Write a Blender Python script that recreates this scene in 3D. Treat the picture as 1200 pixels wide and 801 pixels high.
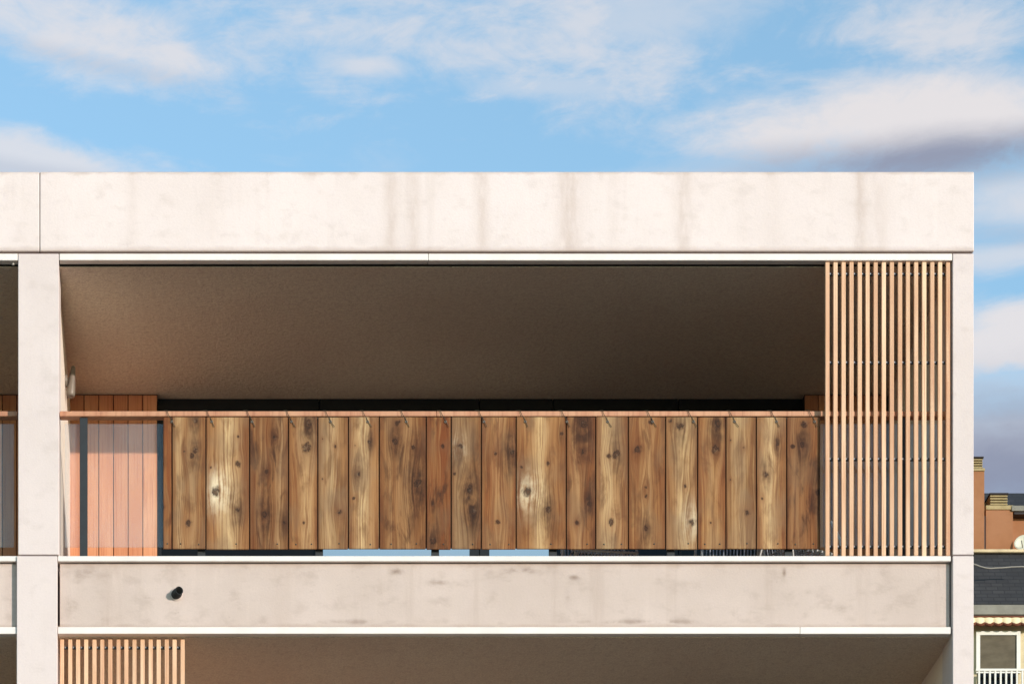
import bpy, bmesh, math, random
from mathutils import Vector, Matrix
random.seed(11)
for o in list(bpy.data.objects):
    bpy.data.objects.remove(o)
C = bpy.context.scene.collection
R = math.radians

# ------------------------------------------------------------------ camera
# photo measured at 1200 px wide: 140 px per metre on the facade plane (Y = 0), seen from 25.5 m
D, F, EYE, VX, VY = 25.5, 3570.0, 1.6, 240.0, 2078.0
cam_d = bpy.data.cameras.new('camera')
cam = bpy.data.objects.new('camera', cam_d); C.objects.link(cam)
cam.location = (0, -D, EYE); cam.rotation_euler = (R(90), 0, 0)
cam_d.sensor_width = 36; cam_d.lens = 36 * F / 1200
cam_d.shift_x = (600 - VX) / 1200; cam_d.shift_y = (VY - 400.5) / 1200
cam_d.clip_end = 4000
bpy.context.scene.camera = cam

def PX(x, s=0.0): return (x - VX) * (D + s) / F
def PZ(y, s=0.0): return EYE + (VY - y) * (D + s) / F

# ------------------------------------------------------------------ node helper
class N:
    def __init__(s, nt):
        s.nt = nt; nt.nodes.clear()
    def new(s, t, **kw):
        n = s.nt.nodes.new(t)
        for k, v in kw.items(): setattr(n, k, v)
        return n
    def put(s, sock, v):
        if isinstance(v, bpy.types.NodeSocket): s.nt.links.new(v, sock)
        elif v is not None:
            if sock.type == 'RGBA' and len(v) == 3: v = (*v, 1)
            sock.default_value = v
    def m(s, op, a, b=None, c=None, clamp=False):
        n = s.new('ShaderNodeMath', operation=op, use_clamp=clamp)
        s.put(n.inputs[0], a); s.put(n.inputs[1], b)
        if c is not None: s.put(n.inputs[2], c)
        return n.outputs[0]
    def add(s, a, b): return s.m('ADD', a, b)
    def sub(s, a, b): return s.m('SUBTRACT', a, b)
    def mul(s, a, b): return s.m('MULTIPLY', a, b)
    def mx(s, a, b): return s.m('MAXIMUM', a, b)
    def step(s, v, lo, hi, a=0.0, b=1.0):
        n = s.new('ShaderNodeMapRange', interpolation_type='SMOOTHSTEP')
        s.put(n.inputs[0], v)
        for i, q in enumerate((lo, hi, a, b)): n.inputs[i + 1].default_value = q
        return n.outputs[0]
    def gauss(s, v, c, w):
        t = s.mul(s.sub(v, c), 1.0 / w)
        return s.m('EXPONENT', s.mul(s.mul(t, t), -1.0))
    def xyz(s, x, y, z):
        n = s.new('ShaderNodeCombineXYZ')
        for i, v in enumerate((x, y, z)): s.put(n.inputs[i], v)
        return n.outputs[0]
    def sep(s, v):
        n = s.new('ShaderNodeSeparateXYZ'); s.put(n.inputs[0], v); return n.outputs
    def noise(s, v, sc=1.0, det=3.0, rough=0.5, dist=0.0):
        n = s.new('ShaderNodeTexNoise'); s.put(n.inputs['Vector'], v)
        n.inputs['Scale'].default_value = sc; n.inputs['Detail'].default_value = det
        n.inputs['Roughness'].default_value = rough; n.inputs['Distortion'].default_value = dist
        return n.outputs[0]
    def mix(s, f, a, b, mode='MIX'):
        n = s.new('ShaderNodeMix', data_type='RGBA', blend_type=mode)
        s.put(n.inputs[0], f); s.put(n.inputs[6], a); s.put(n.inputs[7], b)
        return n.outputs[2]
    def mul3(s, col, f):
        n = s.new('ShaderNodeVectorMath', operation='SCALE'); s.put(n.inputs[0], col); s.put(n.inputs[3], f)
        return n.outputs[0]
    def coord(s, k='Object'): return s.new('ShaderNodeTexCoord').outputs[k]
    def pos(s): return s.new('ShaderNodeNewGeometry').outputs['Position']
    def bump(s, h, st, d):
        n = s.new('ShaderNodeBump'); s.put(n.inputs['Height'], h)
        n.inputs['Strength'].default_value = st; n.inputs['Distance'].default_value = d
        return n.outputs[0]
    def bsdf(s, col, rough=0.7, metal=0.0, normal=None, spec=0.4):
        n = s.new('ShaderNodeBsdfPrincipled')
        s.put(n.inputs['Base Color'], col); s.put(n.inputs['Roughness'], rough)
        n.inputs['Metallic'].default_value = metal; n.inputs['Specular IOR Level'].default_value = spec
        if normal is not None: s.put(n.inputs['Normal'], normal)
        return n
    def out(s, sh, kind='ShaderNodeOutputMaterial'):
        o = s.new(kind); s.nt.links.new(sh.outputs[0], o.inputs[0])

def lin(r, g, b):
    f = lambda c: (c / 255 / 12.92) if c <= 10 else ((c / 255 + 0.055) / 1.055) ** 2.4
    return (f(r), f(g), f(b))

# ------------------------------------------------------------------ world, sun, exposure
AZ, EL = 42.0, 9.8            # sun behind the camera's right shoulder, low in the afternoon
sc = bpy.context.scene
w = bpy.data.worlds.new('World'); sc.world = w; w.use_nodes = True
n = N(w.node_tree)
sky = n.new('ShaderNodeTexSky', sky_type='NISHITA', sun_disc=False)
sky.sun_elevation = R(EL); sky.sun_rotation = R(180 - AZ); sky.altitude = 200
sky.air_density = 1.0; sky.dust_density = 0.0; sky.ozone_density = 1.0
d = n.coord('Generated'); dx, dy, dz = n.sep(d)
az = n.m('ARCTAN2', dx, dy); el = n.m('ARCSINE', dz)
def ang(x, y):
    a, b = (x - VX) / F, (VY - y) / F
    return math.atan2(a, 1), math.asin(b / math.sqrt(a * a + b * b + 1))
wisp = n.noise(n.xyz(n.mul(dx, 26.0), n.mul(dy, 26.0), n.mul(dz, 75.0)), 1.0, 7, 0.62, 0.5)
puff = n.noise(n.xyz(n.mul(dx, 16.0), n.mul(dy, 16.0), n.mul(dz, 34.0)), 1.0, 6, 0.55, 0.2)
tex = n.noise(n.xyz(n.mul(dx, 70.0), n.mul(dy, 70.0), n.mul(dz, 150.0)), 1.0, 6, 0.65, 0.6)
nz = n.sub(n.add(n.add(n.mul(wisp, 0.50), n.mul(puff, 0.32)), n.mul(tex, 0.24)), 0.53)
# general thin cloud everywhere in the sky
veil = n.step(n.add(puff, n.mul(n.sub(wisp, 0.5), 0.8)), 0.58, 0.95, 0.0, 0.30)
cover, under = veil, None
# (x, y, rx, ry, tilt deg, density, noise gain, underside)
clouds = [(105, 50, 200, 48, -9, .78, 3.2, -.35, .85), (50, 188, 190, 30, -6, .74, 3.0, -.35, .8),
          (570, 58, 400, 62, -3, .66, 4.6, -.35, 1.1), (640, 100, 200, 22, -4, .42, 3.6, -.3, .9), (430, 76, 90, 18, -4, .66, 2.6), (760, 22, 230, 50, 3, .46, 3.2),
          (1080, 36, 230, 44, -8, .70, 4.0, -.35, .95), (900, 200, 260, 16, 0, .45, 2.5, -.4, .9), (1190, 300, 120, 20, -2, .6, 2.4, -.3, .8), (1100, 142, 300, 62, -2, .93, 2.0, -.3, .7),
          (1230, 236, 150, 52, -8, .72, 2.0), (1230, 390, 180, 46, 2, .9, 1.8, -.2, .55), (1200, 545, 330, 120, 0, .95, .9),
          (900, 195, 150, 26, 0, .40, 2.2)]
shades = [(1110, 186, 330, 30, -1, .95, 1.1), (1215, 480, 300, 44, -3, .75, 1.2), (1200, 560, 400, 110, 0, 1.0, .7), (1200, 275, 120, 14, -6, .4, 1.4), (45, 205, 170, 14, -6, .3, 1.4), (120, 78, 200, 14, -9, .25, 1.6)]
def blob(x, y, rx, ry, tl, den, ng, lo=-0.40, hi=0.95):
    a0, e0 = ang(x, y); kx, ky = rx / F * .93, ry / F * .9
    c_, s_ = math.cos(R(tl)), math.sin(R(tl))
    p, q = n.sub(az, a0), n.sub(el, e0)
    pu = n.mul(n.add(n.mul(p, c_), n.mul(q, s_)), 1 / kx)
    qv = n.mul(n.sub(n.mul(q, c_), n.mul(p, s_)), 1 / ky)
    r2 = n.m('SQRT', n.add(n.mul(pu, pu), n.mul(qv, qv)))
    return n.mul(n.step(n.add(n.sub(1.0, r2), n.mul(nz, ng * 1.25)), lo, hi), den)
for b_ in clouds: cover = n.mx(cover, blob(*b_))
for b_ in shades:
    v = blob(*b_); under = v if under is None else n.mx(under, v)
skyc = n.mix(1.0, sky.outputs[0], (1.0, 1.15, 1.16), 'MULTIPLY')
ccol = n.mix(under, (2.95, 2.78, 2.78), (1.0, 1.08, 1.46))
mixd = n.mix(cover, skyc, ccol)
bg = n.new('ShaderNodeBackground'); n.put(bg.inputs[0], mixd); bg.inputs[1].default_value = 0.15
n.out(bg, 'ShaderNodeOutputWorld')

sun_d = bpy.data.lights.new('sun', 'SUN'); sun_d.energy = 2.28; sun_d.angle = R(0.5); sun_d.color = (1.0, 0.91, 0.84)
sun = bpy.data.objects.new('sun', sun_d); C.objects.link(sun)
sd = Vector((math.sin(R(AZ)) * math.cos(R(EL)), -math.cos(R(AZ)) * math.cos(R(EL)), math.sin(R(EL))))
sun.rotation_euler = sd.to_track_quat('Z', 'Y').to_euler(); sun.location = sd * 60
vs = sc.view_settings
vs.view_transform = 'Standard'; vs.look = 'None'; vs.gamma = 1.0; vs.exposure = 0.9; vs.use_curve_mapping = False
sc.cycles.max_bounces = 6; sc.cycles.diffuse_bounces = 4; sc.cycles.transparent_max_bounces = 10
sc.cycles.sample_clamp_indirect = 4.0
sc.cycles.use_adaptive_sampling = True; sc.cycles.adaptive_threshold = 0.02

# ------------------------------------------------------------------ materials
MAT = {}
def mat(name):
    m = bpy.data.materials.new(name); m.use_nodes = True; MAT[name] = m
    return m, N(m.node_tree)

def concrete(name, col, mottle, streaks=(), dirt=0.2, edge=None, spots=()):
    m, n = mat(name); p = n.pos(); x, y, z = n.sep(p)
    big = n.noise(p, 0.9, 5, 0.6); mid = n.noise(n.xyz(n.mul(x, 1.0), y, n.mul(z, 1.5)), 5.0, 6, 0.6, 0.15)
    fine = n.noise(p, 60.0, 4, 0.6); speck = n.noise(p, 190.0, 2, 0.5)
    st = n.noise(n.xyz(n.mul(x, 5.0), n.mul(y, 5.0), n.mul(z, .35)), 1.0, 5, 0.6)
    c = n.mix(n.step(big, .32, .70, 0, mottle), col, tuple(v * k for v, k in zip(col, (.80, .78, .75))))
    c = n.mix(n.step(mid, .5, .72, 0, mottle * .9), c, tuple(v * k for v, k in zip(col, (.70, .67, .64))))
    c = n.mix(n.step(st, .54, .74, 0, mottle * .8), c, tuple(v * k for v, k in zip(col, (.72, .68, .64))))
    c = n.mix(n.step(st, .44, .28, 0, mottle * .6), c, tuple(min(.9, v * 1.12) for v in col))
    # small blots
    bl = n.noise(n.xyz(n.mul(x, 1.0), y, n.mul(z, 1.3)), 9.0, 4, 0.6, 0.0)
    c = n.mix(n.step(bl, .67, .80, 0, dirt), c, tuple(v * k for v, k in zip(col, (.45, .40, .36))))
    tot = None
    for (px, wd, a) in streaks:
        g = n.mul(n.gauss(n.add(x, n.mul(n.sub(st, .5), .05)), PX(px), wd), a)
        tot = g if tot is None else n.add(tot, g)
    if tot is not None:
        brk = n.step(n.noise(n.xyz(n.mul(x, 14.0), y, n.mul(z, 4.5)), 1.0, 4, .6), .28, .62, .3, 1)
        c = n.mix(n.m('MINIMUM', n.mul(tot, brk), .85), c, tuple(v * k for v, k in zip(col, (.58, .49, .41))))
    for (px, py, wx, wz, a) in spots:
        g = n.mul(n.mul(n.gauss(x, PX(px, .05), wx), n.gauss(z, PZ(py, .05), wz)), a)
        c = n.mix(n.mul(g, n.step(mid, .36, .62)), c, tuple(v * k for v, k in zip(col, (.40, .34, .29))))
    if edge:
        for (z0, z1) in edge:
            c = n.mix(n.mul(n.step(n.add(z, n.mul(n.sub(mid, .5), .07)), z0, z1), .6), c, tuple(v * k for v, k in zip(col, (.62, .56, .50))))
    c = n.mix(n.step(fine, .3, .75, 0, .16), c, tuple(v * .72 for v in col))
    c = n.mix(n.step(speck, .62, .76, 0, .34), c, tuple(v * .5 for v in col))
    b = n.bump(n.add(fine, n.mul(mid, .8)), .25, .006)
    n.out(n.bsdf(c, .85, 0, b, .25)); return m

CAP = lin(224, 209, 203)
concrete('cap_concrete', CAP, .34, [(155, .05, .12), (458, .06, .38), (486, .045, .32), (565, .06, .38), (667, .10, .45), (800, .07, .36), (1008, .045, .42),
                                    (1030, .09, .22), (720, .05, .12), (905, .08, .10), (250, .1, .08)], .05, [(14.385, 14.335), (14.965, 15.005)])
concrete('column_concrete', lin(216, 201, 195), .34, (), .10)
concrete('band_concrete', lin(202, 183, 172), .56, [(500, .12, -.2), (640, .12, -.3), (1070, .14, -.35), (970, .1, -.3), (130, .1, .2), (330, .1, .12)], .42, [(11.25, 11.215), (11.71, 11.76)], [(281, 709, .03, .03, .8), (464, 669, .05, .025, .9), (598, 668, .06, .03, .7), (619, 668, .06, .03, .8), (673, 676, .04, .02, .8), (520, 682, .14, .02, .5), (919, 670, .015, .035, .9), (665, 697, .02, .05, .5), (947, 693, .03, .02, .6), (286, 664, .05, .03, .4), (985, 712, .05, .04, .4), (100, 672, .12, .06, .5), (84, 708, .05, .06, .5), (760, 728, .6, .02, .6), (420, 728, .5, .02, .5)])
concrete('roof_concrete', lin(150, 140, 132), .5, (), .2)
concrete('fin_concrete', lin(238, 222, 206), .32, (), .10)

def plaster(name, col):
    m, n = mat(name); p = n.pos(); x, y, z = n.sep(p)
    f = n.noise(p, 62.0, 4, .75); g = n.noise(p, 24.0, 3, .6); b = n.noise(p, 1.1, 4, .5)
    c = n.mix(n.step(f, .32, .68, 0, .6), tuple(min(.88, v * 1.2) for v in col), tuple(v * .66 for v in col))
    c = n.mix(n.step(g, .45, .75, 0, .35), c, tuple(v * .6 for v in col))
    c = n.mix(n.step(b, .35, .7, 0, .25), c, tuple(v * .8 for v in col))
    n.out(n.bsdf(c, .95, 0, n.bump(n.add(f, g), .8, .02), .15)); return m
plaster('ceiling_plaster', lin(238, 206, 184))

def simple(name, col, rough=.6, metal=0.0, var=.15, scale=20.0, spec=.4, stretch=(1, 1, 1)):
    m, n = mat(name); x, y, z = n.sep(n.coord())
    v = n.xyz(n.mul(x, stretch[0]), n.mul(y, stretch[1]), n.mul(z, stretch[2]))
    f = n.noise(v, scale, 4, .6); g = n.noise(v, scale * 7, 3, .6)
    c = n.mix(n.step(f, .35, .7), col, tuple(k * (1 - var) for k in col))
    c = n.mix(n.step(g, .5, .75, 0, .5), c, tuple(k * (1 - var) for k in col))
    n.out(n.bsdf(c, n.step(f, .3, .7, rough * .85, min(1, rough * 1.15)), metal, n.bump(g, .1, .002), spec)); return m
simple('white_trim', lin(230, 220, 211), .45, 0, .10, 3)
simple('dark_steel', lin(44, 45, 46), .5, .0, .25, 8)
simple('grey_steel', lin(150, 152, 156), .4, .6, .2, 15)
simple('dark_rubber', lin(28, 28, 27), .5, 0, .3, 20)
simple('frame_grey', lin(30, 33, 37), .45, .2, .15, 10)
simple('tie_wire', lin(72, 66, 50), .5, 0, .3, 60)
simple('screw_dark', lin(62, 66, 60), .4, .4, .2, 60)
simple('backing_dark', lin(34, 26, 22), .9, 0, .3, 10)
simple('box_white', lin(226, 228, 234), .5, 0, .08, 4)
simple('chair_white', lin(240, 236, 228), .4, 0, .08, 12)
simple('chair_grey', lin(222, 224, 230), .6, 0, .2, 12)
simple('lamp_metal', lin(124, 112, 100), .5, .1, .15, 12)
simple('room_dark', lin(40, 34, 30), .9, 0, .2, 2)
simple('deck_floor', lin(190, 166, 142), .8, 0, .2, 3)
simple('orange_plaster', lin(158, 106, 70), .9, 0, .14, 1.2)
simple('cream_plaster', lin(206, 188, 150), .85, 0, .12, 1.5)
simple('stone_ledge', lin(214, 190, 150), .85, 0, .25, 3)
simple('vent_tan', lin(170, 148, 104), .8, 0, .2, 4)
simple('lead_grey', lin(132, 126, 112), .6, .1, .18, 3)
simple('gutter_dark', lin(48, 38, 36), .6, .1, .2, 4)
simple('frame_white', lin(222, 216, 204), .45, 0, .06, 5)
simple('cable_grey', lin(150, 142, 130), .6, 0, .1, 5)
simple('dish_cream', lin(236, 226, 200), .5, 0, .08, 5)
simple('awning_cream', lin(238, 216, 172), .85, 0, .12, 6)
simple('awning_brown', lin(112, 62, 40), .85, 0, .15, 6)
simple('blind_olive', lin(84, 70, 42), .6, 0, .3, 2.0, .5, (1, 1, 3))

m, n = mat('dark_glass')
n.out(n.bsdf((.006, .006, .006), .08, 0, None, .15))

m, n = mat('coated_glass')          # solar-control coating: mirrors the sky
gl = n.new('ShaderNodeBsdfGlossy'); gl.inputs[0].default_value = (1, .86, .78, 1); gl.inputs['Roughness'].default_value = .02
pb = n.bsdf((.01, .012, .014), .05, 0, None, .5); a = n.new('ShaderNodeMixShader'); a.inputs[0].default_value = .62
n.nt.links.new(pb.outputs[0], a.inputs[1]); n.nt.links.new(gl.outputs[0], a.inputs[2]); n.out(a)

m, n = mat('railing_glass')          # dusty pane: mostly clear, dust on it catches the sun
p = n.pos(); dust = n.step(n.noise(p, 3.0, 4, .6), .3, .7, .05, .085)
tr = n.new('ShaderNodeBsdfTransparent'); tr.inputs[0].default_value = (.93, .95, .96, 1)
df = n.new('ShaderNodeBsdfDiffuse'); df.inputs[0].default_value = (.80, .74, .69, 1)
gl = n.new('ShaderNodeBsdfGlossy'); gl.inputs[0].default_value = (.9, .95, 1, 1); gl.inputs['Roughness'].default_value = .02
a = n.new('ShaderNodeMixShader'); n.put(a.inputs[0], dust); n.nt.links.new(tr.outputs[0], a.inputs[1]); n.nt.links.new(df.outputs[0], a.inputs[2])
b = n.new('ShaderNodeMixShader'); b.inputs[0].default_value = .022; n.nt.links.new(a.outputs[0], b.inputs[1]); n.nt.links.new(gl.outputs[0], b.inputs[2])
n.out(b)

def fine_wood(name, c0, c1, c2, rough=.6, gs=70.0):
    m, n = mat(name); x, y, z = n.sep(n.coord()); oi = n.new('ShaderNodeObjectInfo').outputs['Random']
    sd_ = n.mul(oi, 37.0)
    gr = n.noise(n.xyz(n.mul(n.add(x, y), gs), sd_, n.mul(z, 1.6)), 1.0, 4, .6)
    bl = n.noise(n.xyz(n.mul(n.add(x, y), 5.0), sd_, n.mul(z, 1.3)), 1.0, 3, .5)
    c = n.mix(n.step(bl, .3, .7), c0, c1)
    c = n.mix(n.step(gr, .46, .72, 0, .75), c, c2)
    c = n.mix(n.step(oi, 0, 1, 0, .45), c, c2)
    c = n.mix(n.step(n.m('FRACT', n.mul(oi, 7.31)), .3, 1, 0, .18), c, tuple(v * .62 for v in c2))
    n.out(n.bsdf(c, rough, 0, n.bump(gr, .2, .002), .3)); return m
fine_wood('slat_wood', lin(236, 200, 164), lin(222, 176, 138), lin(190, 136, 102))
fine_wood('cladding_wood', lin(226, 166, 124), lin(212, 144, 102), lin(178, 108, 74))
fine_wood('rail_wood', lin(200, 150, 116), lin(188, 132, 100), lin(156, 100, 74), .5, 30)

def board_wood(name, seed, W, H, knots, pale, stain, warm, tone):
    """knotty pine board: grain runs up the board and bends round each knot (local metres, x across, z up)"""
    m, n = mat(name); x, y, z = n.sep(n.coord()); u = x; dmin, smear, halo, glow = None, None, None, None
    wob = n.noise(n.xyz(n.mul(x, 34.0), seed, n.mul(z, 22.0)), 1.0, 4, .65)
    wb2 = n.noise(n.xyz(n.mul(x, 20.0), seed + 5, n.mul(z, 12.0)), 1.0, 3, .6)
    mxv = lambda a, b: b if a is None else n.mx(a, b)
    for k, (kx, kz, r, kd) in enumerate(knots):
        dx, dz = n.sub(x, kx), n.sub(z, kz)
        xx, zz = n.mul(dx, dx), n.mul(dz, dz)
        ell = lambda a, b: n.m('EXPONENT', n.mul(n.add(n.mul(xx, 1 / (a * r) ** 2), n.mul(zz, 1 / (b * r) ** 2)), -1.0))
        u = n.sub(u, n.mul(n.mul(dx, ell(2.2, 5.0)), .72))
        t = (.5, -.4, .2, -.6, .35)[(k + int(seed)) % 5]          # knots lean
        a = n.mul(n.add(dx, n.mul(dz, t)), 1 / (r * .86)); b = n.mul(n.sub(dz, n.mul(dx, t)), 1 / (r * 1.0))
        dd = n.add(n.m('SQRT', n.add(n.mul(a, a), n.mul(b, b))), n.add(n.mul(n.sub(wob, .5), 2.0), n.mul(n.sub(wb2, .5), 2.6)))
        dmin = dd if dmin is None else n.m('MINIMUM', dmin, dd)
        glow = mxv(glow, ell(2.2, 3.4))
        if kd in ('d', 'b'): smear = mxv(smear, n.mul(ell(1.9, 5.5), 1.0 if kd == 'd' else .68))
        if kd == 'w': halo = mxv(halo, ell(2.3, 3.6))
    drift = n.mul(n.sub(n.noise(n.xyz(n.mul(x, 6.0), seed + 3, n.mul(z, 1.0)), 1.0, 2, .5), .5), .055)
    uu = n.add(u, drift)
    fine = n.noise(n.xyz(n.mul(uu, 230.0), seed, n.mul(z, 2.6)), 1.0, 4, .65)
    line = n.noise(n.xyz(n.mul(uu, 95.0), seed + 31, n.mul(z, .9)), 1.0, 3, .6)
    mid = n.noise(n.xyz(n.mul(uu, 42.0), seed + 7, n.mul(z, 1.2)), 1.0, 3, .55)
    brd = n.noise(n.xyz(n.mul(uu, 15.0), seed + 11, n.mul(z, 1.6)), 1.0, 3, .5)
    smoke = n.noise(n.xyz(n.mul(uu, 11.0), seed + 17, n.mul(z, 3.4)), 1.0, 5, .6, .5)
    base = (.215 * warm, .090, .034); lite = (.315, .158, .066); pal = (.56, .40, .225); red = (.165, .054, .020); drk = (.045, .023, .015)
    c = n.mix(n.step(brd, .34, .64), base, lite)
    c = n.mix(n.mul(n.step(mid, .52, .70), .75), c, red)
    c = n.mix(n.mul(n.step(mid, .46, .30), .60), c, (.40, .235, .108))
    for (fx, wd, a) in pale:
        c = n.mix(n.mul(n.mul(n.gauss(uu, fx * W, wd * W), n.step(n.add(n.mul(line, .6), n.mul(smoke, .4)), .62, .40, .3, 1)), a), c, pal)
    if halo is not None: c = n.mix(n.mul(n.mul(halo, 1.0), n.step(n.add(n.mul(line, .55), n.mul(wb2, .45)), .62, .40, .12, 1)), c, (.84, .74, .55))
    c = n.mix(n.mul(n.step(line, .52, .68), .36), c, tuple(v * .50 for v in base))
    c = n.mix(n.mul(n.step(line, .45, .32), .24), c, (.48, .32, .165))
    c = n.mix(n.mul(n.step(fine, .50, .74), .30), c, tuple(v * .45 for v in base))
    c = n.mix(n.mul(n.step(fine, .44, .26), .20), c, (.50, .35, .19))
    c = n.mix(n.step(smoke, .47, .70, 0, stain), c, (.088, .043, .024))
    hz = n.noise(n.xyz(n.mul(x, 5.0), seed + 41, n.mul(z, 2.6)), 1.0, 3, .5)
    c = n.mix(n.step(hz, .46, .66, 0, .42), c, (.25, .165, .10))
    ed = n.step(n.m('ABSOLUTE', n.add(x, n.mul(n.sub(smoke, .5), .08))), W * .34, W * .52, 0, .45)
    c = n.mix(ed, c, (.16, .068, .032))
    if glow is not None: c = n.mix(n.mul(glow, .38 if halo is None else .22), c, (.20, .082, .036))
    if smear is not None:
        c = n.mix(n.mul(smear, n.step(n.add(n.mul(line, .5), n.mul(wb2, .5)), .34, .62, .15, 1.0)), c, drk)
    if dmin is not None:
        ring = n.m('SINE', n.mul(dmin, 9.0))
        kc = n.mix(n.step(ring, -.8, .9), (.040, .022, .015), (.095, .046, .025))
        kc = n.mix(n.step(wob, .52, .70), kc, (.19, .13, .085))
        c = n.mix(n.step(dmin, 1.40, .30, 0, .92), c, kc)
    gm = n.new('ShaderNodeGamma'); n.put(gm.inputs[0], c); gm.inputs[1].default_value = 1.16; c = gm.outputs[0]
    c = n.mix(1.0, c, (1.08 * tone[0], 1.07 * tone[1], 1.04 * tone[2]), 'MULTIPLY')
    n.out(n.bsdf(c, .75, 0, n.bump(n.add(fine, n.mul(line, .7)), .3, .003), .2)); return m

m, n = mat('slate'); p = n.pos(); x, y, z = n.sep(p)
bt = n.new('ShaderNodeTexBrick'); n.put(bt.inputs['Vector'], n.xyz(x, z, 0.0)); bt.offset = .5
bt.inputs['Scale'].default_value = 1.0; bt.inputs['Brick Width'].default_value = .28; bt.inputs['Row Height'].default_value = .11; bt.inputs['Mortar Size'].default_value = .012
n.put(bt.inputs['Color1'], lin(54, 52, 52)); n.put(bt.inputs['Color2'], lin(64, 61, 60)); n.put(bt.inputs['Mortar'], lin(44, 42, 42))
c = n.mix(n.step(n.noise(p, 1.4, 4, .6), .35, .7, 0, .5), bt.outputs[0], lin(44, 41, 40))
n.out(n.bsdf(c, .6, 0, None, .3))

m, n = mat('paving'); p = n.pos()
c = n.mix(n.step(n.noise(p, .35, 5, .6), .35, .7), lin(140, 124, 110), lin(122, 108, 96))
c = n.mix(n.step(n.noise(p, 40, 3, .6), .4, .7, 0, .4), c, lin(110, 98, 88))
n.out(n.bsdf(c, .9, 0, None, .2))

# ------------------------------------------------------------------ mesh helpers
def wloc(o):
    v = Vector((0, 0, 0))
    while o is not None: v += o.location; o = o.parent
    return v
def link(name, me, loc, parent=None):
    o = bpy.data.objects.new(name, me); C.objects.link(o)
    if parent is not None:
        o.parent = parent; o.location = Vector(loc) - wloc(parent)
    else: o.location = loc
    return o
def thing(name, label, cat, loc, group=None):
    o = link(name, None, loc); o.empty_display_size = .2
    return tag(o, label, cat, group)
def tag(o, label, cat, group=None):
    o['label'] = label; o['category'] = cat
    if group: o['group'] = group
    return o
def bm_mesh(name, bm, m):
    bmesh.ops.recalc_face_normals(bm, faces=bm.faces[:])
    me = bpy.data.meshes.new(name); bm.to_mesh(me); bm.free(); me.materials.append(MAT[m]); return me
def add_box(bm, x0, x1, y0, y1, z0, z1):
    vs_ = [bm.verts.new((x, y, z)) for x in (x0, x1) for y in (y0, y1) for z in (z0, z1)]
    for f in ((0, 1, 3, 2), (4, 6, 7, 5), (0, 4, 5, 1), (2, 3, 7, 6), (0, 2, 6, 4), (1, 5, 7, 3)):
        bm.faces.new([vs_[i] for i in f])
def box(name, x0, x1, y0, y1, z0, z1, m, parent=None, bev=0.0, seg=1):
    """one box, origin at the middle of its bottom face"""
    x0, x1 = min(x0, x1), max(x0, x1); z0, z1 = min(z0, z1), max(z0, z1)
    cx, cy = (x0 + x1) / 2, (y0 + y1) / 2
    bm = bmesh.new(); add_box(bm, x0 - cx, x1 - cx, y0 - cy, y1 - cy, 0, z1 - z0)
    if bev: bmesh.ops.bevel(bm, geom=bm.edges[:], offset=bev, segments=seg, affect='EDGES', profile=.5)
    return link(name, bm_mesh(name, bm, m), (cx, cy, z0), parent)
def add_tube(bm, pts, r, k=8, caps=True):
    pts = [Vector(p) for p in pts]; rings = []
    for i, p in enumerate(pts):
        t = (pts[min(i + 1, len(pts) - 1)] - pts[max(i - 1, 0)]).normalized()
        a = t.cross(Vector((.13, .31, .94))).normalized(); b = t.cross(a)
        rr = r[i] if isinstance(r, (list, tuple)) else r
        rings.append([bm.verts.new(p + a * math.cos(2 * math.pi * j / k) * rr + b * math.sin(2 * math.pi * j / k) * rr) for j in range(k)])
    for i in range(len(rings) - 1):
        for j in range(k):
            f = bm.faces.new((rings[i][j], rings[i][(j + 1) % k], rings[i + 1][(j + 1) % k], rings[i + 1][j])); f.smooth = True
    if caps: bm.faces.new(rings[0]); bm.faces.new(rings[-1])
def tube(name, pts, r, m, parent, k=8, base=None):
    base = Vector(base if base is not None else pts[0])
    bm = bmesh.new(); add_tube(bm, [Vector(p) - base for p in pts], r, k)
    return link(name, bm_mesh(name, bm, m), base, parent)
def add_lathe(bm, prof, axis, org, k=20):
    axis = Vector(axis).normalized(); a = axis.orthogonal().normalized(); b = axis.cross(a); org = Vector(org); rings = []
    for (r, h) in prof:
        rings.append([bm.verts.new(org + axis * h + (a * math.cos(2 * math.pi * j / k) + b * math.sin(2 * math.pi * j / k)) * max(r, 1e-4)) for j in range(k)])
    for i in range(len(rings) - 1):
        for j in range(k):
            f = bm.faces.new((rings[i][j], rings[i][(j + 1) % k], rings[i + 1][(j + 1) % k], rings[i + 1][j])); f.smooth = True
def lathe(name, prof, axis, loc, m, parent, k=20):
    bm = bmesh.new(); add_lathe(bm, prof, axis, (0, 0, 0), k)
    return link(name, bm_mesh(name, bm, m), loc, parent)

# ------------------------------------------------------------------ ground
bm = bmesh.new(); S = 1500
bm.faces.new([bm.verts.new(v) for v in ((-S, -S, 0), (S, -S, 0), (S, S, 0), (-S, S, 0))])
g = link('ground', bm_mesh('ground', bm, 'paving'), (0, 0, 0)); g['kind'] = 'structure'

# ------------------------------------------------------------------ the concrete apartment building
XR = PX(1141)                          # right end of the building
XL = -9.5                              # runs on to the left of the frame
C0, C1 = PX(21.2), PX(68.8)            # the column between the two bays
RC0 = PX(1116.5)                       # right column
BL = C0 - (RC0 - C1)                   # the next column on the left
DEP, BACK, WIN = 12.0, 2.43, 2.53
ZCAP, ZTOP, ZCEIL, ZFL, ZLC = PZ(295), PZ(202), PZ(307), PZ(650), PZ(742)
PITCH = ZCEIL - ZLC
bld = thing('apartment_building', 'modern pale concrete apartment building with deep recessed balconies and flat roof', 'building', (0, 6, 0))
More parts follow.
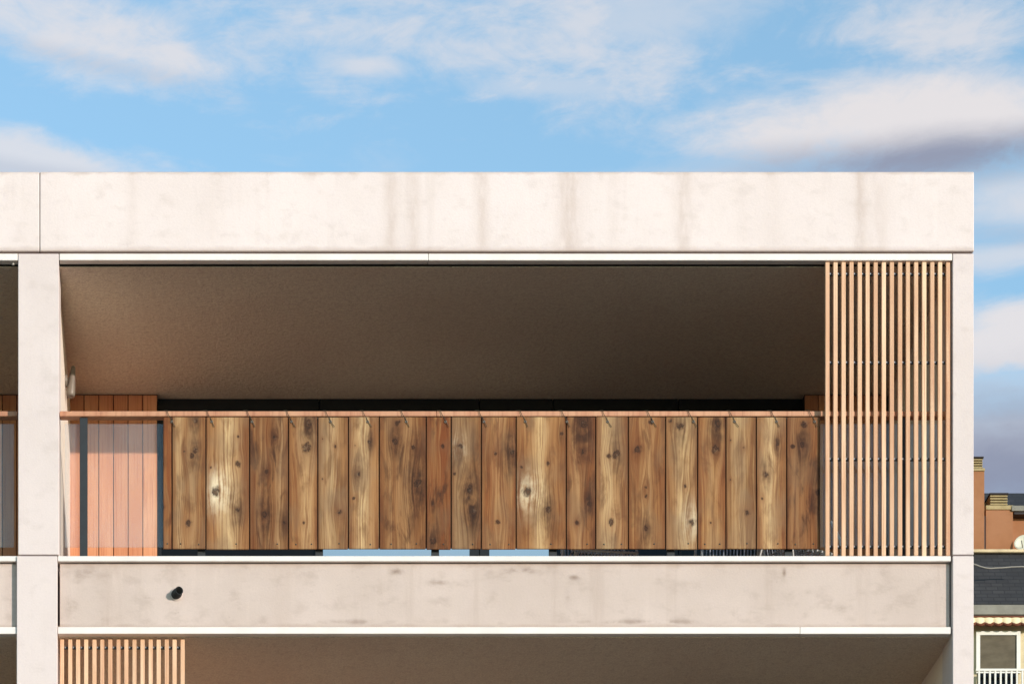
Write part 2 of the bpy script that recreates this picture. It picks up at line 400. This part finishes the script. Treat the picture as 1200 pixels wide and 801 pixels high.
# roof band: two precast panels with an open joint
JX = PX(46.5)
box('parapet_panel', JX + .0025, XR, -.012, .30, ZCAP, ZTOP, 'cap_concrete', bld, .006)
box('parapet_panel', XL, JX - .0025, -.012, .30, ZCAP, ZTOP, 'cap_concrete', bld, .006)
box('joint_seal', JX - .0024, JX + .0024, .004, .2, ZCAP + .002, ZTOP - .004, 'roof_concrete', bld)
box('roof_slab', XL, XR - .004, .31, DEP, ZCEIL + .05, ZTOP - .25, 'roof_concrete', bld)
box('parapet_panel', XR - .30, XR - .002, .302, DEP, ZTOP - .248, ZTOP - .002, 'cap_concrete', bld)
levels = [(ZFL, ZCEIL), (ZFL - PITCH, ZLC), (ZFL - 2 * PITCH, ZLC - PITCH), (0.0, ZLC - 2 * PITCH)]
for li, (zf, zc) in enumerate(levels):
    top = ZCAP - .014 if li == 0 else levels[li - 1][0] - .006
    bot = zf + .004 if li < 3 else 0
    sx = -.012 if li else 0             # lower column lifts stand a hair to the left
    box('column', C0 + sx, C1 + sx, 0, .36, bot, top, 'column_concrete', bld, .004)
    box('column', RC0, XR, 0, .36, bot, top, 'column_concrete', bld, .004)
    box('column', BL - (C1 - C0), BL, 0, .36, bot, top, 'column_concrete', bld, .004)
    # fins that divide the balconies
    box('dividing_wall', C0 + .03, C1 - .012, .362, WIN + .2, zf - .02, zc + .02, 'fin_concrete', bld)
    box('dividing_wall', RC0 + .012, XR - .003, .362, DEP, zf - .02, zc + .04 if li else ZTOP - .254, 'fin_concrete', bld)
    box('dividing_wall', BL - (C1 - C0) + .03, BL - .012, .362, WIN + .2, zf - .02, zc + .02, 'fin_concrete', bld)
for bi, (x0, x1) in enumerate(((C1, RC0), (BL, C0))):
    # under the roof band
    xj = PX(502) if bi == 0 else x0 + 3.2
    box('lintel_strip', x0 + .006, xj - .0015, .004, .076, PZ(304.5), ZCAP - .012, 'white_trim', bld, .003)
    box('lintel_strip', xj + .0015, x1 - .004, .004, .076, PZ(304.5) - .001, ZCAP - .012, 'white_trim', bld, .003)
    box('lintel_core', x0 + .002, x1 - .002, .0765, .30, ZCEIL + .055, ZCAP - .004, 'roof_concrete', bld)
    box('soffit_track', x0 + .006, x1 - .006, .0768, .0855, ZCEIL + .004, ZCEIL + .05, 'backing_dark', bld)
    for li, (zf, zc) in enumerate(levels[:3]):
        box('ceiling', x0 - .03, x1 + .03, .086, WIN + .3, zc, zc + (.048 if li == 0 else .10), 'ceiling_plaster', bld)
        # floor slab edge: sill strip, band, drip strip
        x1b = x1 - .013
        nxt = levels[li + 1][1]
        box('sill_strip', x0 - .008, x1 - .012, .016, .19, zf - PX(VX + 6.2), zf, 'white_trim', bld, .003)
        zb1, zb0 = zf - PX(VX + 6.6) - .004, nxt + (PZ(732) - ZLC)
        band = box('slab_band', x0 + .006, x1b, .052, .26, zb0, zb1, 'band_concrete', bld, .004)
        xj = PX(938) if bi == 0 else x0 + 4.0
        zs0, zs1 = nxt + (PZ(741) - ZLC), nxt + (PZ(733) - ZLC)
        box('drip_strip', x0 - .008, xj - .0015, .018, .10, zs0, zs1, 'white_trim', bld, .003)
        box('drip_strip', xj + .0015, x1 - .012, .018, .10, zs0 - .001, zs1, 'white_trim', bld, .003)
        box('floor_slab', x0 + .002, x1 - .002, .262, DEP - .1, nxt + .102, zf - .004, 'deck_floor', bld)
    # back wall of each level
    for li, (zf, zc) in enumerate(levels[:3]):
        wl = PX(184.5, BACK) if bi == 0 else x1 - 1.35
        wr = PX(943, BACK) if bi == 0 else x1
        if bi == 0: spans = ((PX(83.8, BACK) - .02, wl), (wr, x1 - .01)); wa, wb = wl, wr
        else: spans = ((wl, x1 - .03),); wa, wb = x0 + .02, wl
        for (a, b) in spans:
            nb = max(2, round((b - a) / .1305)); st = (b - a) / nb
            cl = box('wood_cladding', a, b, BACK + .022, WIN + .15, zf - .004, zc, 'backing_dark', bld)
            shared = None
            for i in range(nb):
                if li > 0 and i > 0 and False: break
                o = box('board', a + i * st + .0035, a + (i + 1) * st - .0035, BACK, BACK + .021, zf, zc - .012, 'cladding_wood', cl, .003)
        # sliding windows
        win = box('window', wa + .002, wb - .002, WIN + .06, WIN + .14, zf - .004, zc - .002, 'backing_dark', bld)
        if bi == 0: ed = [wa, PX(374, WIN), PX(562, WIN), PX(648, WIN), PX(795, WIN), wb]
        else: ed = [wa + k * (wb - wa) / 4 for k in range(5)]
        for i in range(len(ed) - 1):
            a, b = ed[i], ed[i + 1]; coat = bi == 0 and i in (1, 2)
            fa, fb = (.09 if coat and i == 2 else .035), (.09 if coat and i == 1 else .035)
            bm = bmesh.new()
            for (p0, p1, q0, q1) in ((a + .004, a + fa, zf, zc - .004), (b - fb, b - .004, zf, zc - .004), (a + fa, b - fb, zf, zf + .07), (a + fa, b - fb, zc - .24, zc - .004)):  # dark top member made tall to black out reflections above the handrail
                add_box(bm, p0 - a, p1 - a, 0, .05, q0 - zf, q1 - zf)
            link('frame', bm_mesh('frame', bm, 'frame_grey'), (a, WIN, zf), win)
            box('pane', a + fa + .001, b - fb - .001, WIN + .02, WIN + .03, zf + .071, zc - .241, 'coated_glass' if coat else 'dark_glass', win)
box('core_wall', XL, XR - .35, WIN + .32, DEP - .02, 0.001, ZCEIL + .045, 'fin_concrete', bld)
box('side_wall', XL, BL - (C1 - C0) - .002, .02, WIN + .3, 0.001, ZCAP - .002, 'fin_concrete', bld)
# small fixings on the soffit
for (x, y) in ((1107, 304.5), (15.5, 307.5)):
    lathe('soffit_bolt', [(.0001, -.02), (.012, -.02), (.012, .03), (.0001, .03)], (0, 0, 1), (PX(x, .05), .05, PZ(y, .05)), 'white_trim', bld, 10)

# overflow pipe through the slab edge
dp = link('overflow_pipe', None, (PX(206.5, .05), .052, PZ(696, .05)))
tag(dp, 'short dark overflow pipe sticking out of the concrete balcony edge', 'pipe')
ax = Vector((.34, -1, .06)).normalized()
lathe('pipe_body', [(.030, -.06), (.040, -.06), (.042, .03), (.036, .034), (.0345, .082), (.029, .082), (.028, .01), (.0001, .008)], ax, wloc(dp), 'dark_rubber', dp, 24)
lathe('flange', [(.043, -.004), (.056, -.004), (.055, .005), (.043, .006)], (0, -1, 0), wloc(dp), 'band_concrete', dp, 24)

# ------------------------------------------------------------------ balcony railings
def railing(label, xa, xb, zf, posts, joints, panes, loc_y=.13):
    t = thing('balcony_railing', label, 'railing', ((xa + xb) / 2, loc_y, zf), 'balcony railings')
    y0, y1 = .108, .190
    zt, zb = PZ(481.3, y0) - ZFL + zf, PZ(487.3, y0) - ZFL + zf
    js = [xa] + joints + [xb]
    for a, b in zip(js, js[1:]):
        box('handrail', a + .001, b - .001, y0, y1, zb, zt, 'rail_wood', t, .004)
    for p in posts:
        ps = box('post', p - .033, p + .033, .128, .142, zf + .0002, zb - .002, 'dark_steel', t, .002)
        box('base_plate', p - .045, p + .045, .143, .19, zf + .0002, zf + .012, 'dark_steel', ps, .001)
    ztop, zbot = PZ(496.5, .17) - ZFL + zf, PZ(641, .17) - ZFL + zf
    for a, b in panes:
        box('glass_pane', a, b, .165, .175, zbot, ztop, 'railing_glass', t, .0015)
    return t
pp = [PX(v, .128) for v in (98, 236, 374, 510, 648, 786, 924, 1062)]
panes = [(PX(76, .17), pp[1] - .006)] + [(a + .006, b - .006) for a, b in zip(pp[1:], pp[2:])] + [(pp[-1] + .006, RC0 - .05)]
railing('glass balcony railing with copper brown handrail behind the knotty board screen', C1 + .002, RC0 - .004, ZFL, pp, [PX(511.5, .11)], panes)
lp = [C0 - .45 - i * .985 for i in range(7)]
panesl = [(lp[0] - .55, C0 - .035 - .0)] + [(b + .006 - .0, a - .56) for a, b in zip(lp, lp[1:])]
panesl = [(PX(16.5, .17) - 1.3, PX(16.5, .17)), (PX(16.5, .17) - 2.8, PX(16.5, .17) - 1.312), (PX(16.5, .17) - 4.3, PX(16.5, .17) - 2.812), (PX(16.5, .17) - 5.8, PX(16.5, .17) - 4.312)]
railing('glass balcony railing with bare panes on the neighbouring bay past the column', BL + .002, C0 - .012, ZFL, lp, [C0 - 3.0], panesl)

# ------------------------------------------------------------------ slatted wooden screens
def slat_screen(label, centers, s, ztop, zbot, bars):
    x0, x1 = PX(centers[0], s), PX(centers[-1], s)
    t = thing('slatted_screen', label, 'screen', ((x0 + x1) / 2, s, zbot), 'slatted screens on the balconies')
    for i, c in enumerate(centers):
        x = PX(c, s) + random.uniform(-.0012, .0012); wd = .0172 + random.uniform(-.0007, .0007)
        box('slat', x - wd, x + wd, s, s + .028, zbot + random.uniform(0, .004), ztop - random.uniform(0, .006), 'slat_wood', t, .0025)
    for z in bars:
        b = box('crossbar', x0 - .018, x1 + .018, s + .0285, s + .040, z - .011, z + .011, 'dark_steel', t)
        for i in range(len(centers) - 1):
            x = PX(centers[i], s) + .024
            lathe('spacer', [(.0001, -.008), (.0085, -.008), (.0085, .006), (.0001, .006)], (0, -1, 0), (x, s + .022, z), 'grey_steel', b, 8)
    return t
cen = [969.7 + 9.44 * i for i in range(16)]
slat_screen('tall screen of upright cedar slats filling the balcony end under the roof band', cen, .022, PZ(306.5, .022), ZFL + .001,
            [PZ(322, .06), PZ(425.5, .06), PZ(538.5, .06), PZ(641, .06)])
cen2 = [72.7 + 9.42 * i for i in range(16)]
slat_screen('screen of upright cedar slats hanging below the concrete slab band beside the column', cen2, .10, ZLC - .001, ZFL - PITCH + .001,
            [ZLC - .07, ZLC - .95, ZLC - 1.7, ZLC - 2.38])

# ------------------------------------------------------------------ knotty board screen tied to the railing
EDG = [190.7, 201.5, 241.2, 292.4, 338, 372.3, 408.3, 444.3, 499.4, 528.7, 564, 604.8, 663.5, 698, 736.2, 779.9, 817.4, 850.6, 886.3, 921.8, 961.6]
KN = [[(191, 593, 4, 'n')],
      [(216, 529, 1.6, 'n'), (229, 527, 4, 'b'), (225, 534, 3, 'n'), (221, 613, 4.5, 'n'), (229, 493, 3, 'd')],
      [(254.5, 575, 5.6, 'w'), (279, 543, 3.2, 'n'), (278.5, 597, 4.4, 'b'), (247, 547, 2, 'n'), (279, 511, 1.6, 'n')],
      [(322, 512, 3, 'b'), (312, 552, 2.8, 'b'), (311, 603, 4.6, 'd'), (333, 612, 3.6, 'b')],
      [(359, 525, 5.6, 'n'), (362, 495, 5, 'd'), (356, 612, 2, 'n')],
      [(397, 600, 3.8, 'n'), (393, 523, 2, 'n'), (378, 514, 1, 'n'), (378, 561, 1, 'n')],
      [(419, 556, 3.6, 'b'), (433, 518, 2.4, 'd'), (416, 522, 1.3, 'n'), (415, 584, 1.8, 'n')],
      [(463, 517, 3.6, 'd'), (466, 496, 4, 'n'), (485, 524, 3.2, 'b'), (489, 566, 6.0, 'd')],
      [(519, 522, 2.5, 'n'), (508, 632, 5, 'b'), (507, 590, 2, 'd')],
      [(538, 523, 3.4, 'w'), (559, 522, 1.8, 'n'), (550, 574, 4.6, 'd'), (554, 598, 4.6, 'd'), (533, 555, 1.5, 'n')],
      [(580, 531, 4, 'n'), (600, 529, 5, 'd'), (583, 611, 3.8, 'n')],
      [(618, 575, 5.6, 'w'), (642, 543, 3.2, 'n'), (641.5, 597, 4.4, 'b'), (611, 547, 2, 'n'), (658, 508, 2, 'b')],
      [(684, 496, 5.5, 'd'), (683, 530, 4.6, 'n'), (676, 612, 2.6, 'n'), (690, 589, 3, 'd')],
      [(713, 534, 2.4, 'n'), (722, 532, 4.8, 'b'), (716, 612, 4, 'n')],
      [(748, 527, 4.8, 'n'), (763, 495, 3.6, 'n'), (757, 571, 2.2, 'n'), (757, 581, 2.6, 'n'), (758, 619, 3.6, 'b')],
      [(797, 498, 4.8, 'b'), (786, 493, 2.8, 'n'), (811, 612, 4.8, 'w'), (803, 569, 2, 'n')],
      [(838, 526, 5.6, 'n'), (841, 496, 5, 'd'), (833, 612, 1.2, 'n')],
      [(875, 600, 3.8, 'n'), (871, 524, 2, 'n'), (856, 516, 1, 'n'), (856, 562, 1, 'n')],
      [(897, 556, 3.6, 'b'), (911, 520, 2.4, 'd'), (893, 584, 1.8, 'n')],
      [(943, 497, 4.8, 'n'), (940, 520, 3.6, 'd'), (929, 523, 2.6, 'n'), (959, 577, 4, 'd')]]
PALE = {0: [], 1: [(-.28, .16, .6), (.1, .12, .4)], 2: [(.02, .22, .95)], 3: [(.28, .14, .6), (-.2, .1, .3)], 4: [(.1, .24, .7)], 5: [(-.1, .3, .55)], 6: [(-.05, .25, .95)],
        7: [(.05, .2, .45), (-.3, .1, .3)], 8: [], 9: [(-.2, .3, .45)], 10: [(.05, .2, .4)], 11: [(-.02, .17, .95)], 12: [(-.1, .2, .4)], 13: [(-.1, .28, .75)], 14: [(0, .2, .45)],
        15: [(.08, .3, .75)], 16: [(.05, .24, .6)], 17: [(-.05, .3, .55)], 18: [(-.05, .25, .9)], 19: [(-.25, .2, .35)]}
STAIN = [.45, .42, .3, .95, .5, .3, .42, .72, .9, .6, .42, .36, .72, .45, .5, .35, .42, .3, .36, .9]
WARM = [1.15, 1, .98, 1, 1.05, .92, 1, .98, 1.12, .95, 1.08, 1, 1.05, 1, 1.05, 1, 1.1, .95, 1, 1.0]
TONE = {0: (.9, .78, .7), 2: (1.1, 1.1, 1.1), 3: (.86, .78, .74), 4: (1, .95, .9), 5: (1.02, 1.04, 1.08), 6: (1.12, 1.14, 1.16), 7: (.88, .80, .74), 8: (.86, .77, .70), 9: (.9, .88, .88), 10: (1.0, .92, .84),
        11: (1.08, 1.06, 1.02), 12: (.88, .80, .76), 13: (1.06, 1.06, 1.06), 14: (.96, .9, .84), 15: (1.06, 1.06, 1.04), 16: (1, .92, .82), 17: (1, 1.02, 1.04), 18: (1.14, 1.14, 1.14), 19: (.80, .70, .66)}
SB = .084
zb_t, zb_b = PZ(488.2, SB), PZ(642.8, SB)
scr = thing('board_screen', 'privacy screen of knotty brown pine boards tied along the balcony handrail', 'screen', (PX(576), SB, zb_b))
box('backing', PX(191.5, SB), PX(961, SB), SB + .0175, SB + .0215, zb_b + .012, zb_t - .008, 'backing_dark', scr)
H = zb_t - zb_b
for i in range(20):
    xa, xb = PX(EDG[i], SB), PX(EDG[i + 1], SB); gap = .0042
    W = xb - xa - 2 * gap; cx = (xa + xb) / 2
    ks = [(PX(a, SB) - cx, PZ(b, SB) - zb_b, r / 140 * 1.1, k) for (a, b, r, k) in KN[i]]
    board_wood('pine_board_%d' % i, 3.7 * i + 1.3, W, H, ks, PALE[i], STAIN[i], WARM[i], TONE.get(i, (1, 1, 1)))
    jit = random.uniform(-.001, .001)
    bd = box('board', xa + gap, xb - gap, SB + jit, SB + .016, zb_b + random.uniform(-.002, .003), zb_t + random.uniform(-.003, .001), 'pine_board_%d' % i, scr, .0032)
    nx = 1 if W < .25 else 2
    for q in ([.22] if i % 3 == 0 else [-.25, .3] if i % 3 == 1 else [.2]):
        if W < .12: q = 0
        lathe('screw', [(.0001, .0045), (.0055, .004), (.0065, .0012), (.0065, -.004)], (0, -1, 0), (cx + q * W, SB + jit, PZ(637 + random.uniform(-.6, .6), SB)), 'screw_dark', bd, 10)
ties = [200.3, 247, 294.2, 340.6, 386.3, 429.8, 475, 521, 566, 614.5, 663.2, 711, 763.7, 811.6, 859.8, 908.8, 953.5]
for t_ in ties:
    zt_ = PZ(481.3, .108); x = PX(t_, SB); j = random.uniform(-.008, .008)
    pts = [(x + .034 + j, SB - .010, PZ(500.5, SB)), (x + .012, SB - .007, PZ(494.5, SB)), (x - .002, SB - .005, PZ(490, SB)), (x - .018, .097, PZ(486.5, .1)), (x - .036, .101, zt_ + .003), (x - .060 + j, .112, zt_ + .006), (x - .075 + j, .150, zt_ + .006),
           (x - .070, .196, zt_ - .004), (x - .055, .198, zt_ - .045), (x - .02, .16, zt_ - .058), (x + .004, SB + .024, zt_ - .075)]
    tie = tube('wire_tie', pts, .0026, 'tie_wire', scr, 6)
    lathe('eyelet', [(.0055, -.003), (.0055, .0035), (.011, .0035), (.0115, -.003)], (0, -1, 0), (x + .008, SB - .003, PZ(494, SB)), 'lamp_metal', tie, 12)

# ------------------------------------------------------------------ wall lamp on the dividing wall
xw = C1 - .012; ls = 1.42
lz = PZ(446, ls); lx = PX(84.2, ls)
wlm = thing('wall_lamp', 'slim tapered grey outdoor lamp fixed high on the concrete dividing wall', 'lamp', (xw, ls, lz))
lathe('wall_plate', [(.0001, .02), (.05, .02), (.055, .0), (.055, -.004)], (1, 0, 0), (xw + .002, ls, lz), 'lamp_metal', wlm, 18)
tube('arm', [(xw + .01, ls, lz), (xw + .05, ls, lz - .005), (lx, ls, lz - .01)], .014, 'lamp_metal', wlm, 10)
lathe('shade', [(.0001, -.135), (.036, -.135), (.040, -.115), (.040, -.09), (.030, .02), (.018, .125), (.010, .135), (.0001, .136)], (.10, 0, 1), (lx, ls, lz - .005), 'lamp_metal', wlm, 20)

# ------------------------------------------------------------------ things on the balcony floor (seen below the boards)
def lounge_chair(x, y, rz, label):
    t = thing('garden_chair', label, 'chair', (x, y, ZFL), 'white tube garden chairs')
    M_ = Matrix.Rotation(rz, 3, 'Z')
    W = lambda p: Vector((x, y, ZFL)) + M_ @ Vector(p)
    for sx in (-.27, .27):
        tube('leg', [W((sx, -.26, .0)), W((sx, -.25, .10)), W((sx, -.22, .40)), W((sx, -.10, .60))], .012, 'chair_white', t)
        tube('leg', [W((sx, .30, .0)), W((sx, .24, .20)), W((sx, .15, .42)), W((sx, .30, .90))], .012, 'chair_white', t)
    bm = bmesh.new(); b0 = W((0, 0, .40))
    for i in range(19):
        xx = -.27 + i * .03
        add_tube(bm, [W((xx, -.26, .22)) - b0, W((xx, -.2, .275)) - b0, W((xx, .15, .25)) - b0, W((xx, .20, .32)) - b0, W((xx, .32, .85)) - b0], .007, 5)
    link('wire_seat', bm_mesh('wire_seat', bm, 'chair_grey'), b0, t)
    tube('front_rail', [W((-.27, -.25, .245)), W((.27, -.25, .245))], .011, 'chair_white', t)
lounge_chair(PX(702, .75), .78, .15, 'white tube garden chair with ribbed grey seat standing nearest the middle of the board screen')
lounge_chair(PX(858, .9), 1.0, -.3, 'white tube garden chair with ribbed grey seat standing between the other two chairs')
lounge_chair(PX(935, .8), .74, .5, 'white tube garden chair with ribbed grey seat close to the tall slatted screen')

# ------------------------------------------------------------------ the ochre building behind
DB = 72.0 - D
def bx(x, s=0.0): return PX(x, DB + s)
def bz(y, s=0.0): return PZ(y, DB + s)
X0, X1 = 11.0, 31.0
bk = thing('ochre_apartment_block', 'ochre plaster apartment block with dark slate mansard behind the concrete building', 'building', (20, DB + 5, 0))
FRM_T = bz(733)
box('wall', X0, X1, DB, DB + 11, 0, bz(720), 'cream_plaster', bk)
box('cornice', X0 - .15, X1 + .15, DB - .22, DB + .5, bz(720, -.22) + .002, bz(707.5, -.22), 'lead_grey', bk, .02)
# slate mansard slope
zr0, zr1, sl = bz(707.5, -.2) + .002, 0, .7
zr1 = bz(648.5, sl)
bm = bmesh.new()
vv = [(X0, -.2, zr0), (X1, -.2, zr0), (X1, sl, zr1), (X0, sl, zr1), (X0, 10, zr0), (X1, 10, zr0), (X1, 10, zr1), (X0, 10, zr1)]
vv = [bm.verts.new((a - 20, b, c - zr0)) for a, b, c in vv]
for f in ((0, 1, 2, 3), (5, 4, 7, 6), (4, 0, 3, 7), (1, 5, 6, 2), (3, 2, 6, 7), (0, 4, 5, 1)): bm.faces.new([vv[i] for i in f])
mans = link('mansard_roof', bm_mesh('mansard_roof', bm, 'slate'), (20, DB, zr0), bk)
box('ledge', X0, X1, DB + sl - .10, DB + sl + 1.4, zr1 + .002, zr1 + .075, 'stone_ledge', bk, .01)
ph = box('penthouse_wall', bx(1187, 1.2), X1 - .5, DB + 1.2, DB + 8, zr1 + .077, bz(602, 1.2), 'orange_plaster', bk)
box('eaves', bx(1187, 1.0) + .02, X1 - .4, DB + .95, DB + 8.1, bz(602, .95) + .0, bz(599, .95) + .02, 'gutter_dark', bk)
box('fascia', bx(1186, .9), X1 - .35, DB + .9, DB + 8.1, bz(599, .9) + .02, bz(592, .9), 'lead_grey', bk)
bm = bmesh.new(); z_a, z_b = bz(600, 1.6), bz(577.5, 2.6)
vv = [bm.verts.new(v) for v in ((bx(1150) - 20, 1.62, z_a), (X1 - .4 - 20, 1.62, z_a), (X1 - .4 - 20, 2.6, z_b), (bx(1150) - 20, 2.6, z_b), (bx(1150) - 20, 8, z_a), (X1 - .4 - 20, 8, z_a), (X1 - .4 - 20, 8, z_b), (bx(1150) - 20, 8, z_b))]
for f in ((0, 1, 2, 3), (5, 4, 7, 6), (4, 0, 3, 7), (1, 5, 6, 2), (3, 2, 6, 7), (0, 4, 5, 1)): bm.faces.new([vv[i] for i in f])
link('upper_roof', bm_mesh('upper_roof', bm, 'slate'), (20, DB, 0), bk)
def chimney(xa, xb, ytop, ycap, va, vb, vtop, s):
    z0, z1 = zr1 + .077, bz(ytop, s)
    ch = box('chimney', bx(xa, s), bx(xb, s), DB + s, DB + s + .62, z0, z1, 'orange_plaster', bk)
    box('coping', bx(xa, s) - .01, bx(xb, s) + .01, DB + s - .03, DB + s + .67, z1 + .002, bz(ycap, s), 'vent_tan', ch, .01)
    zz0, zz1 = bz(ycap, s) + .002, bz(vtop, s); ns = 4; st = (zz1 - zz0) / (ns + .6)
    for k in range(ns):
        box('vent_slat', bx(va, s), bx(vb, s), DB + s + .02, DB + s + .60, zz0 + k * st + st * .42, zz0 + k * st + st, 'vent_tan', ch, .008)
    for qx in (bx(va, s) + .03, bx(vb, s) - .08):
        box('vent_post', qx, qx + .05, DB + s + .06, DB + s + .12, zz0, zz1 - st * .5, 'gutter_dark', ch)
    box('vent_core', bx(va, s) + .1, bx(vb, s) - .1, DB + s + .14, DB + s + .5, zz0, zz1 - st * .5, 'gutter_dark', ch)
    box('vent_cap', bx(va, s) - .02, bx(vb, s) + .02, DB + s - .01, DB + s + .64, zz1 - st * .5 + .002, zz1 + .01, 'gutter_dark', ch, .01)
chimney(1120, 1153.5, 552, 548.5, 1122, 1152, 535, .85)
chimney(1155.4, 1187, 597.2, 592, 1160.5, 1181, 577.5, .95)
box('rain_pipe', bx(1153.6, .83), bx(1155.2, .83), DB + .86, DB + .93, zr1 + .077, bz(604, .85), 'gutter_dark', bk)
# scalloped awning over each window bay, windows, balustrades
AWN = None
pts = [(bx(1138 + k * 6, -.28), DB - .235, bz((658.5, 660.4, 662.6, 664.2, 664.6, 664.2, 664, 663.6, 663, 662.8, 662.6, 662.8)[k], -.28)) for k in range(12)]
cab = tube('roof_cable', pts, .017, 'cable_grey', bk, 6)
def awning(xa, xb, z_top, z_low, label):
    t = thing('awning', label, 'awning', ((xa + xb) / 2, DB - .2, z_low))
    sw = 10.6 / F * 72.0; k = max(1, round((xb - xa) / sw)); sw = (xb - xa) / k
    box('roller_box', xa, xb, DB - .26, DB - .002, z_top - .035, z_top, 'awning_brown', t, .01)
    for i in range(k):
        bm = bmesh.new(); a = -sw / 2; M2 = 10; top = []; lo = []; edge = []
        h = z_top - .036 - z_low
        for j in range(M2 + 1):
            u = j / M2; bulge = -.05 * math.sin(math.pi * u) - .02
            zl = h * (.26 - .26 * math.sin(math.pi * u)) + .045
            top.append((a + sw * u, bulge * .4, h)); lo.append((a + sw * u, bulge, zl)); edge.append((a + sw * u, bulge - .004, zl - .045))
        for th in (0,):
            T = [bm.verts.new(v) for v in top]; L = [bm.verts.new(v) for v in lo]
            T2 = [bm.verts.new((v[0], v[1] + .012, v[2])) for v in top]; L2 = [bm.verts.new((v[0], v[1] + .012, v[2])) for v in lo]
            for j in range(M2):
                for A, B in ((T, L), (L2, T2)):
                    bm.faces.new((A[j], A[j + 1], B[j + 1], B[j]))
                bm.faces.new((L[j], L[j + 1], L2[j + 1], L2[j])); bm.faces.new((T[j], T2[j], T2[j + 1], T[j + 1]))
            bm.faces.new((T[0], L[0], L2[0], T2[0])); bm.faces.new((T[-1], T2[-1], L2[-1], L[-1]))
        sc_ = link('scallop', bm_mesh('scallop', bm, 'awning_cream'), (xa + sw * (i + .5), DB - .22, z_low), t)
        bm = bmesh.new(); add_tube(bm, [(v[0], v[1] + .006, v[2] + .02) for v in edge], .034, 6)
        link('trim', bm_mesh('trim', bm, 'awning_brown'), (xa + sw * (i + .5), DB - .22, z_low), sc_)
def window(xa, xb, z0, z1, rows_below=True):
    fr = bmesh.new(); b0 = ((xa + xb) / 2, DB - .06, z0); hw = (xb - xa) / 2; hh = z1 - z0
    add_box(fr, -hw, -hw + .09, 0, .055, 0, hh); add_box(fr, hw - .09, hw, 0, .055, 0, hh)
    add_box(fr, -hw + .09, hw - .09, 0, .055, hh - .09, hh); add_box(fr, -hw + .09, hw - .09, 0, .055, 0, .07)
    wn = link('window', bm_mesh('window', fr, 'frame_white'), b0, bk)
    box('pane', xa + .092, xb - .092, DB - .03, DB - .006, z0 + .072, z1 - .092, 'blind_olive', wn)
    zs = z0 - .05
    box('balustrade_rail', xa - .08, xb + .12, DB - .34, DB - .28, zs, zs + .055, 'frame_white', wn, .006)
    nb = 9; st = (xb - xa + .1) / nb
    for i in range(nb):
        box('baluster', xa - .02 + i * st, xa + .02 + i * st, DB - .33, DB - .29, zs - .95, zs - .001, 'frame_white', wn)
    box('balustrade_foot', xa - .08, xb + .12, DB - .36, DB - .001, zs - 1.02, zs - .951, 'cream_plaster', wn)
    box('lower_pane', xa + .05, xb - .05, DB - .03, DB - .005, zs - .95, z0 - .002, 'dark_glass', wn)
wx0, wx1, wz0, wz1 = bx(1143.4), bx(1195.2), bz(789), bz(740)
stp = 2.75
row = 0
for fl in range(4):
    for k in range(-2, 4):
        a = wx0 + k * stp
        if a < X0 + .3 or a + (wx1 - wx0) > X1 - .3: continue
        window(a, a + (wx1 - wx0), wz0 - fl * 3.1, wz1 - fl * 3.1)
awning(wx0 - 2.4, wx0 + 4.6, bz(721, -.25), bz(733.5, -.25), 'cream scalloped awning with brown edging under the slate roof')
dsh = link('satellite_dish', None, (bx(1200, .9), DB + 1.15, zr1 + .08))
tag(dsh, 'round cream satellite dish against the ochre penthouse wall', 'dish')
zc = bz(635.5, .8)
lathe('bowl', [(.0001, 0), (.08, .008), (.15, .03), (.20, .06), (.205, .055), (.15, .018), (.08, -.006), (.0001, -.014)], (-.45, -1, .35), (bx(1199, .85), DB + .85, zc), 'dish_cream', dsh, 24)
tube('mast', [(bx(1200, .9), DB + .9, zr1 + .078), (bx(1200, .9), DB + .9, zc)], .02, 'lead_grey', dsh)
tube('feed_arm', [(bx(1199, .85), DB + .86, zc - .16), (bx(1199, .85) - .1, DB + .62, zc - .02)], .012, 'lead_grey', dsh)
